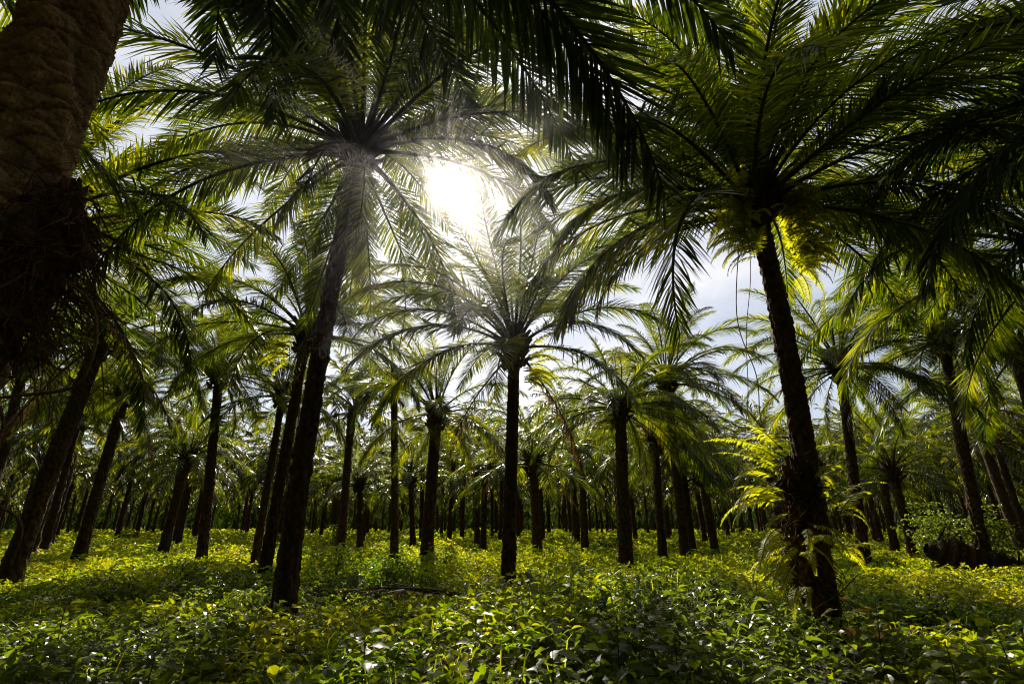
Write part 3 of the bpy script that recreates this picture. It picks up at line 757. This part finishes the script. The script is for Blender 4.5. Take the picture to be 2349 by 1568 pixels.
vine([(1712, 470, .05), (1722, 620, 0), (1712, 760, 0), (1716, 900, 0), (1708, 1000, 0)], bH.y, 'thin string vine hanging straight left of the tall right trunk', .006)
vine([(1700, 500, 0), (1690, 720, 0), (1735, 860, .1), (1745, 960, 0), (1775, 1040, 0)], bH.y, 'pale crooked vine joining the right trunk above its ferns', .008)
vine([(925, 455, 0), (918, 560, 0), (930, 700, 0), (915, 800, 0)], bA.y + .2, 'thin vine hanging down right of the tall leaning palm crown', .01)
vine([(1968, 1315, -.3), (1930, 1355, -.4), (1885, 1385, -.4), (1860, 1400, -.3)], bH.y, 'curving pale stem leaning against the foot of the right palm', .008)
vine([(410, 1095, 0), (432, 1140, 0), (470, 1160, 0)], 9, 'short stray stem hanging between the left trunks', .008) if False else None

# ------------------------------------------------------------------ fallen palm and heap at the right
def fallen():
    g1 = ground(2140, 1300); 
    p0 = at(2120, 1240, g1.y + .3); p1 = at(2250, 1290, g1.y - .1); p2 = at(2400, 1345, g1.y - .8); p3 = at(2600, 1370, g1.y - 1.2)
    rg = np.random.default_rng(5)
    root = thing('fallen_palm', 'fallen dark palm trunk with broken stalks lying at the right edge', 'fallen tree', (p0.x, p0.y, 0))
    o0 = Vector((p0.x, p0.y, 0))
    mb = MB(); t = np.linspace(0, 1, 60)[:, None]
    A, B, C_, D_ = [np.array(q - o0) for q in (p0, p1, p2, p3)]
    pts = (1 - t) ** 3 * A + 3 * (1 - t) ** 2 * t * B + 3 * (1 - t) * t * t * C_ + t ** 3 * D_
    pts[:, 2] -= .2
    tube(mb, pts, (.58 + .1 * np.sin(np.arange(60) * 1.9) + .03 * rg.normal(0, 1, 60)) * np.concatenate([np.linspace(.3, 1, 8), np.ones(52)]), 18, 0, .5)
    link('trunk', mb.mesh('trunk', [M['fibre']], True), root)
    for k in range(24):
        i = int(rg.uniform(3, 50)); a = rg.uniform(.2, 2.9)
        d = np.array([math.cos(a) * .6 + .4, -.2 + rg.normal(0, .3), abs(math.sin(a))]); d /= np.linalg.norm(d)
        L_ = rg.uniform(.3, .95)
        m2 = MB(); tube(m2, [pts[i], pts[i] + d * L_ * .5, pts[i] + d * L_ + np.array([.05, 0, .05])], [.06, .04, .02], 6, 0, .8)
        link('broken_stalk', m2.mesh('broken_stalk', [M['vine'] if k % 3 == 0 else M['fibre']], True), root)
    return g1
gF = fallen()

# ------------------------------------------------------------------ bushes and single leafy plants
def bush(loc, label, w, h, n, seed, leaf=.1, mat='cover', cat='shrub', name='shrub'):
    rg = np.random.default_rng(seed)
    root = thing(name, label, cat, loc)
    st = MB()
    for k in range(9):
        a = rg.uniform(0, 6.28); e = rg.uniform(.6, 1.4); d = np.array([math.cos(a) * math.cos(e) * w / h, math.sin(a) * math.cos(e) * w / h, math.sin(e)])
        tube(st, [(0, 0, 0), d * h * .5 + [0, 0, .03], d * h * .9], [.014, .009, .004], 4)
    link('stem', st.mesh('stem', [M['stalk']]), root)
    mb = MB()
    q = norm(rg.normal(0, 1, (n, 3))) * (rg.random(n) ** .45)[:, None]
    lump = 1 + .35 * np.sin(q[:, 0] * 5 + seed) * np.sin(q[:, 2] * 6 + 2 * seed)
    Cc = q * lump[:, None] * np.array([w, w, h * .5]) + np.array([0, 0, h * .55])
    a = rg.uniform(0, 6.28, n); el = rg.normal(-.2, .5, n)
    D = np.stack([np.cos(a) * np.cos(el), np.sin(a) * np.cos(el), np.sin(el)], 1)
    U = rg.normal(0, .4, (n, 3)) + [0, 0, 1]
    s = leaf * rg.uniform(.6, 1.3, n)
    leaves_into(mb, Cc, D, norm(U - D * (U * D).sum(1)[:, None]), s, s * .6, np.clip(rg.normal(.5, .2, n), 0, .92), detail=2)
    link('leaves', mb.mesh('leaves', [M[mat]]), root)
def gz(px, py, dz=0.0):
    g_ = ground(px, py); g_.z = max(0, float(relief(np.array([g_.x]), np.array([g_.y]))[0]) - .3) + dz; return g_
bush(gz(770, 1262), 'small yellow green shrub at the foot of a background trunk', .55, 1.7, 420, 1, .14)
bush(Vector((gF.x + .9, gF.y + .7, .3)), 'leafy vine heap behind the fallen trunk', .9, 1.9, 1300, 2, .12, 'deep')
bush(Vector((gF.x + 2.3, gF.y + .4, .2)), 'second leafy heap behind the right end of the fallen trunk', .8, 1.8, 1200, 3, .12, 'deep')
bush(gz(1010, 1310), 'dark rounded shrub left of the central trunk foot', .8, .95, 1100, 4, .11, 'broad')
bush(gz(2040, 1300), 'low leafy bush just right of the fern covered trunk', .6, .6, 500, 5, .1)
bush(gz(285, 1235), 'low bright bush behind the left leaning palms', 1.0, 1.2, 700, 6, .16)
bush(gz(1690, 1300), 'leafy bush left of the fern covered trunk foot', .7, .7, 600, 7, .1)

def leafy_plant(px, py, label, h=.5, n=9, leaf=.17, seed=0, mats=('broad',), lean=0.0, top=True):
    rg = np.random.default_rng(seed)
    g_ = ground(px, py, .35)
    z0 = float(relief(np.array([g_.x]), np.array([g_.y]))[0]) * .3
    root = thing('leafy_plant', label, 'plant', (g_.x, g_.y, z0), 'broad leaved plants standing out of the ground cover')
    H_ = h + .25
    t = np.linspace(0, 1, 8)
    pts = np.stack([lean * t ** 2 * H_, .04 * np.sin(3 * t + seed), H_ * t], 1)
    st = MB(); tube(st, pts, np.linspace(.008, .003, 8), 5); link('stem', st.mesh('stem', [M['stalk']]), root)
    for k in range(n):
        q = .42 + .58 * (k + .5) / n; i = q * 7; i0 = int(i); B = pts[i0] + (pts[min(i0 + 1, 7)] - pts[i0]) * (i - i0)
        a = k * 2.4 + seed + rg.normal(0, .2); el = rg.uniform(-.25, .45)
        D = np.array([[math.cos(a) * math.cos(el), math.sin(a) * math.cos(el), math.sin(el)]])
        U = np.array([[rg.normal(0, .25), rg.normal(0, .25), 1]]); Nn = norm(U - D * (U * D).sum(1)[:, None])
        mb = MB(); L_ = leaf * rg.uniform(.7, 1.15)
        pet = B + D[0] * .04
        tube(mb, [B, pet], [.003, .002], 3, 1)
        # a leaf with a curved blade: 6 cross rows
        Sd = np.cross(D[0], Nn[0]); rows = []
        for j, (u_, w_) in enumerate([(0, .02), (.12, .5), (.3, .9), (.5, 1), (.7, .8), (.88, .38), (1, .01)]):
            c = pet + D[0] * L_ * u_ - Nn[0] * L_ * .28 * u_ ** 2
            hw = L_ * .29 * w_
            wv_ = .012 * math.sin(j * 2.2 + k) * w_
            rows += [c + Sd * hw + Nn[0] * (hw * .3 + wv_), c, c - Sd * hw + Nn[0] * (hw * .3 - wv_)]
        fs = []
        for j in range(6):
            b = 3 * j; fs += [[b, b + 1, b + 4, b + 3], [b + 1, b + 2, b + 5, b + 4]]
        mb.add(rows, fs, 0, float(np.clip(rg.normal(.5, .2), 0, 1)))
        link('leaf', mb.mesh('leaf', [M[mats[k % len(mats)]], M['stalk']], True), root)

for i, (px, py, lab, kw) in enumerate([
    (2025, 1480, 'sprig with orange and yellow turning leaves in front of the right palm foot', dict(h=.42, n=8, leaf=.2, mats=('autumn', 'broad', 'autumn', 'broad'))),
    (1960, 1470, 'leaning sprig with one brown leaf at the foot of the right palm', dict(h=.45, n=5, leaf=.17, mats=('broad', 'autumn', 'broad'), lean=-.2)),
    (1790, 1480, 'plant with one upright yellow green leaf left of the right palm foot', dict(h=.42, n=6, leaf=.18)),
    (1215, 1440, 'broad leaved plant in front of the central trunk', dict(h=.62, n=11, leaf=.21)),
    (1320, 1450, 'broad leaved plant just right of the one before the central trunk', dict(h=.55, n=10, leaf=.2)),
    (1560, 1560, 'big leaved plant near the bottom right of centre', dict(h=.35, n=9, leaf=.22)),
    (1270, 1570, 'pale leaved plant at the bottom centre', dict(h=.36, n=9, leaf=.21)),
    (1420, 1530, 'plant with large drooping leaves above the bottom edge right of centre', dict(h=.38, n=9, leaf=.2)),
    (2180, 1540, 'pale shiny leaved plant at the bottom right', dict(h=.3, n=9, leaf=.2)),
    (2300, 1500, 'shiny plant nearest the right edge of the foreground', dict(h=.35, n=8, leaf=.19)),
    (720, 1420, 'plant with broad leaves right of the leaning trunk foot', dict(h=.4, n=8, leaf=.17)),
    (340, 1540, 'broad leaved plant at the bottom left', dict(h=.32, n=8, leaf=.17)),
    (830, 1545, 'leafy plant at the bottom left of centre', dict(h=.33, n=9, leaf=.18)),
    (1090, 1500, 'dark leaved plant between the bottom centre plants', dict(h=.35, n=9, leaf=.17)),
    (140, 1450, 'plant with light leaves at the lower left edge', dict(h=.35, n=8, leaf=.16)),
]):
    leafy_plant(px, py, lab, seed=i + 1, **kw)

# scattered taller clumps in the cover
for i, (px, py, w_, h_, n_, l_, mt_, lab) in enumerate([
    (430, 1330, .7, .6, 520, .1, 'cover', 'rounded leafy clump in the sun left of the big trunk foot'),
    (520, 1275, .8, .8, 520, .12, 'cover', 'bright leafy clump left of the three trunk feet'),
    (250, 1350, .9, .5, 600, .1, 'deep', 'dark leafy clump in front of the left leaning palms'),
    (880, 1345, .7, .7, 700, .09, 'cover', 'sunlit mound of small leaves between the big and the central trunk'),
    (770, 1320, .6, .75, 600, .09, 'cover', 'sunlit mound of small leaves right of the big trunk foot'),
    (1100, 1300, .6, .6, 450, .1, 'cover', 'leafy clump just left of the central trunk foot'),
    (1310, 1320, .7, .5, 500, .1, 'deep', 'dark leafy clump between the central and the ferny trunk'),
    (1500, 1345, .9, .5, 600, .1, 'cover', 'wide low clump of leaves in the middle right'),
    (1640, 1400, .8, .45, 650, .1, 'deep', 'dark clump of leaves left in front of the right palm foot'),
    (2120, 1400, .8, .5, 600, .1, 'deep', 'dark clump of leaves in front of the fallen trunk'),
    (1400, 1260, 1.2, .9, 500, .18, 'deep', 'distant thicket between the trunks right of centre'),
    (640, 1250, 1.2, 1.0, 500, .18, 'deep', 'distant thicket between the trunks left of centre'),
    (1780, 1262, 1.3, 1.1, 600, .18, 'deep', 'distant thicket behind the fern covered trunk'),
]):
    bush(gz(px, py), lab, w_, h_, n_, 30 + i, l_, mt_)
for i, (px, py, yw, lab) in enumerate([(1075, 1385, 160, 'dead brown frond lying in the leaves before the central trunk')]):
    g_ = ground(px, py); fm_ = frond_mesh('dead_frond', 6, 18, length=2.6, n=46, width=.035, leaflen=.5, hang=.4, thin=.25, seed=800 + i, mats=DM)
    fo = thing('dead_frond', lab, 'fallen frond', (g_.x, g_.y, float(relief(np.array([g_.x]), np.array([g_.y]))[0]) + .08), 'dead fronds on the ground', fm_)
    fo.rotation_euler = (.2, 0, R(yw))

# ------------------------------------------------------------------ sun and sky
sd = ray(1015, 415).normalized()
EL = math.asin(sd.z); AZ = math.atan2(sd.x, sd.y)
sun_d = bpy.data.lights.new('sun', 'SUN'); sun_d.energy = 5.0; sun_d.angle = R(0.53); sun_d.color = (1.0, .91, .74)
sun = bpy.data.objects.new('sun', sun_d); COL.objects.link(sun)
sun.rotation_euler = (-sd).to_track_quat('-Z', 'Y').to_euler()
sun.location = sd * 50

W = bpy.data.worlds.new('World'); S.world = W; W.use_nodes = True
nt = W.node_tree; N = nt.nodes; L = nt.links; N.clear()
out = N.new('ShaderNodeOutputWorld'); bg = N.new('ShaderNodeBackground'); bg.inputs['Strength'].default_value = 0.10
sky = N.new('ShaderNodeTexSky'); sky.sky_type = 'NISHITA'; sky.sun_disc = False
sky.sun_elevation = EL; sky.sun_rotation = AZ; sky.dust_density = 1.0; sky.air_density = 1.0; sky.ozone_density = 1.5
tc = N.new('ShaderNodeTexCoord')
mp = N.new('ShaderNodeMapping'); mp.inputs['Scale'].default_value = (1, 1, 2.2)
L.new(tc.outputs['Generated'], mp.inputs['Vector'])
cn = N.new('ShaderNodeTexNoise'); cn.inputs['Scale'].default_value = 2.6; cn.inputs['Detail'].default_value = 7; cn.inputs['Roughness'].default_value = .55
L.new(mp.outputs[0], cn.inputs['Vector'])
cr = N.new('ShaderNodeValToRGB'); cr.color_ramp.elements[0].position = .42; cr.color_ramp.elements[1].position = .68
L.new(cn.outputs['Fac'], cr.inputs['Fac'])
cm = N.new('ShaderNodeMath'); cm.operation = 'MULTIPLY_ADD'; L.new(cr.outputs[0], cm.inputs[0]); cm.inputs[1].default_value = .45; cm.inputs[2].default_value = .5
mixc = N.new('ShaderNodeMixRGB'); L.new(cm.outputs[0], mixc.inputs[0]); L.new(sky.outputs[0], mixc.inputs[1]); mixc.inputs[2].default_value = (6.5, 6.6, 7.1, 1)
cn2 = N.new('ShaderNodeTexNoise'); cn2.inputs['Scale'].default_value = 4.5; cn2.inputs['Detail'].default_value = 8; L.new(mp.outputs[0], cn2.inputs['Vector'])
cr2 = N.new('ShaderNodeValToRGB'); cr2.color_ramp.elements[0].position = .35; cr2.color_ramp.elements[1].position = .65
cr2.color_ramp.elements[0].color = (6.8, 7.1, 8.2, 1); cr2.color_ramp.elements[1].color = (10.5, 10.4, 10.6, 1)
L.new(cn2.outputs['Fac'], cr2.inputs['Fac']); L.new(cr2.outputs[0], mixc.inputs[2])
# whole sky dimmed away from the sun, to cut ambient fill
csh = N.new('ShaderNodeMapRange'); csh.inputs['From Min'].default_value = .15; csh.inputs['From Max'].default_value = .68; csh.inputs['To Min'].default_value = .04; csh.inputs['To Max'].default_value = 1.0
cml = N.new('ShaderNodeVectorMath'); cml.operation = 'SCALE'
# thin cloud lit up around the sun, and the sun's own disc
dt = N.new('ShaderNodeVectorMath'); dt.operation = 'DOT_PRODUCT'; L.new(tc.outputs['Generated'], dt.inputs[0]); dt.inputs[1].default_value = tuple(sd)
def powr(e, k):
    p_ = N.new('ShaderNodeMath'); p_.operation = 'POWER'
    mx_ = N.new('ShaderNodeMath'); mx_.operation = 'MAXIMUM'; L.new(dt.outputs['Value'], mx_.inputs[0]); mx_.inputs[1].default_value = 0
    L.new(mx_.outputs[0], p_.inputs[0]); p_.inputs[1].default_value = e
    q_ = N.new('ShaderNodeMath'); q_.operation = 'MULTIPLY'; L.new(p_.outputs[0], q_.inputs[0]); q_.inputs[1].default_value = k
    return q_
g1, g2, g3 = powr(5, 1.2), powr(70, 7.0), powr(4500, 400.0)
s1 = N.new('ShaderNodeMath'); s1.operation = 'ADD'; L.new(g1.outputs[0], s1.inputs[0]); L.new(g2.outputs[0], s1.inputs[1])
s2 = N.new('ShaderNodeMath'); s2.operation = 'ADD'; L.new(s1.outputs[0], s2.inputs[0]); L.new(g3.outputs[0], s2.inputs[1])
gc = N.new('ShaderNodeVectorMath'); gc.operation = 'SCALE'; gc.inputs[0].default_value = (1, .985, .96); L.new(s2.outputs[0], gc.inputs['Scale'])
addc = N.new('ShaderNodeVectorMath'); addc.operation = 'ADD'; L.new(dt.outputs['Value'], csh.inputs['Value']); L.new(mixc.outputs[0], cml.inputs[0]); L.new(csh.outputs[0], cml.inputs['Scale']); L.new(cml.outputs[0], addc.inputs[0]); L.new(gc.outputs[0], addc.inputs[1])
L.new(addc.outputs[0], bg.inputs['Color']); L.new(bg.outputs[0], out.inputs['Surface'])

# ------------------------------------------------------------------ added scattering sphere on the line to the sun, imitating lens glare
def glare_sphere():
    m, nt, N, L = new_mat('glare_haze')
    o_ = N.new('ShaderNodeOutputMaterial'); vs = N.new('ShaderNodeVolumeScatter')
    vs.inputs['Density'].default_value = 0.0125; vs.inputs['Anisotropy'].default_value = 0.84; vs.inputs['Color'].default_value = (.97, .92, 1, 1)
    L.new(vs.outputs[0], o_.inputs['Volume'])
    cen = Vector((0, 0, CAMZ)) + SUN_DIR * 8.0
    nu, nv = 40, 22
    U, V = np.meshgrid(np.linspace(0, 2 * PI, nu, endpoint=False), np.linspace(.03, PI - .03, nv))
    X = np.stack([3.3 * np.sin(V) * np.cos(U), 3.1 * np.sin(V) * np.sin(U), 3.1 * np.cos(V)], -1)
    i = np.arange(nv - 1)[:, None] * nu; j = np.arange(nu)[None]; k = (j + 1) % nu
    mb = MB(); mb.add(X.reshape(-1, 3), np.stack([i + j, i + k, i + nu + k, i + nu + j], -1).reshape(-1, 4))
    mb.f.append(np.array([list(range(nu))], np.int32)); mb.m.append(np.zeros(1, np.int32))
    mb.f.append(np.array([list(range((nv - 1) * nu, nv * nu))], np.int32)); mb.m.append(np.zeros(1, np.int32))
    me = mb.mesh('glare_haze', [m], True)
    bm = bmesh.new(); bm.from_mesh(me); bmesh.ops.recalc_face_normals(bm, faces=bm.faces)
    if max(bm.faces, key=lambda f: f.calc_center_median().z).normal.z < 0: bmesh.ops.reverse_faces(bm, faces=bm.faces)
    bm.to_mesh(me); bm.free()
    o = link('glare_haze', me, None, cen); o['kind'] = 'structure'
glare_sphere()

# ------------------------------------------------------------------ render settings
S.render.engine = 'CYCLES'
S.view_settings.view_transform = 'Standard'; S.view_settings.look = 'None'; S.view_settings.exposure = 0
c = S.cycles
c.max_bounces = 5; c.diffuse_bounces = 1; c.glossy_bounces = 2; c.transmission_bounces = 3; c.volume_bounces = 0; c.transparent_max_bounces = 4
c.caustics_reflective = False; c.caustics_refractive = False
c.sample_clamp_indirect = 4
c.use_denoising = True; c.pixel_filter_type = 'BLACKMAN_HARRIS'; c.filter_width = 1.05
try: c.denoiser = 'OPENIMAGEDENOISE'
except Exception: pass
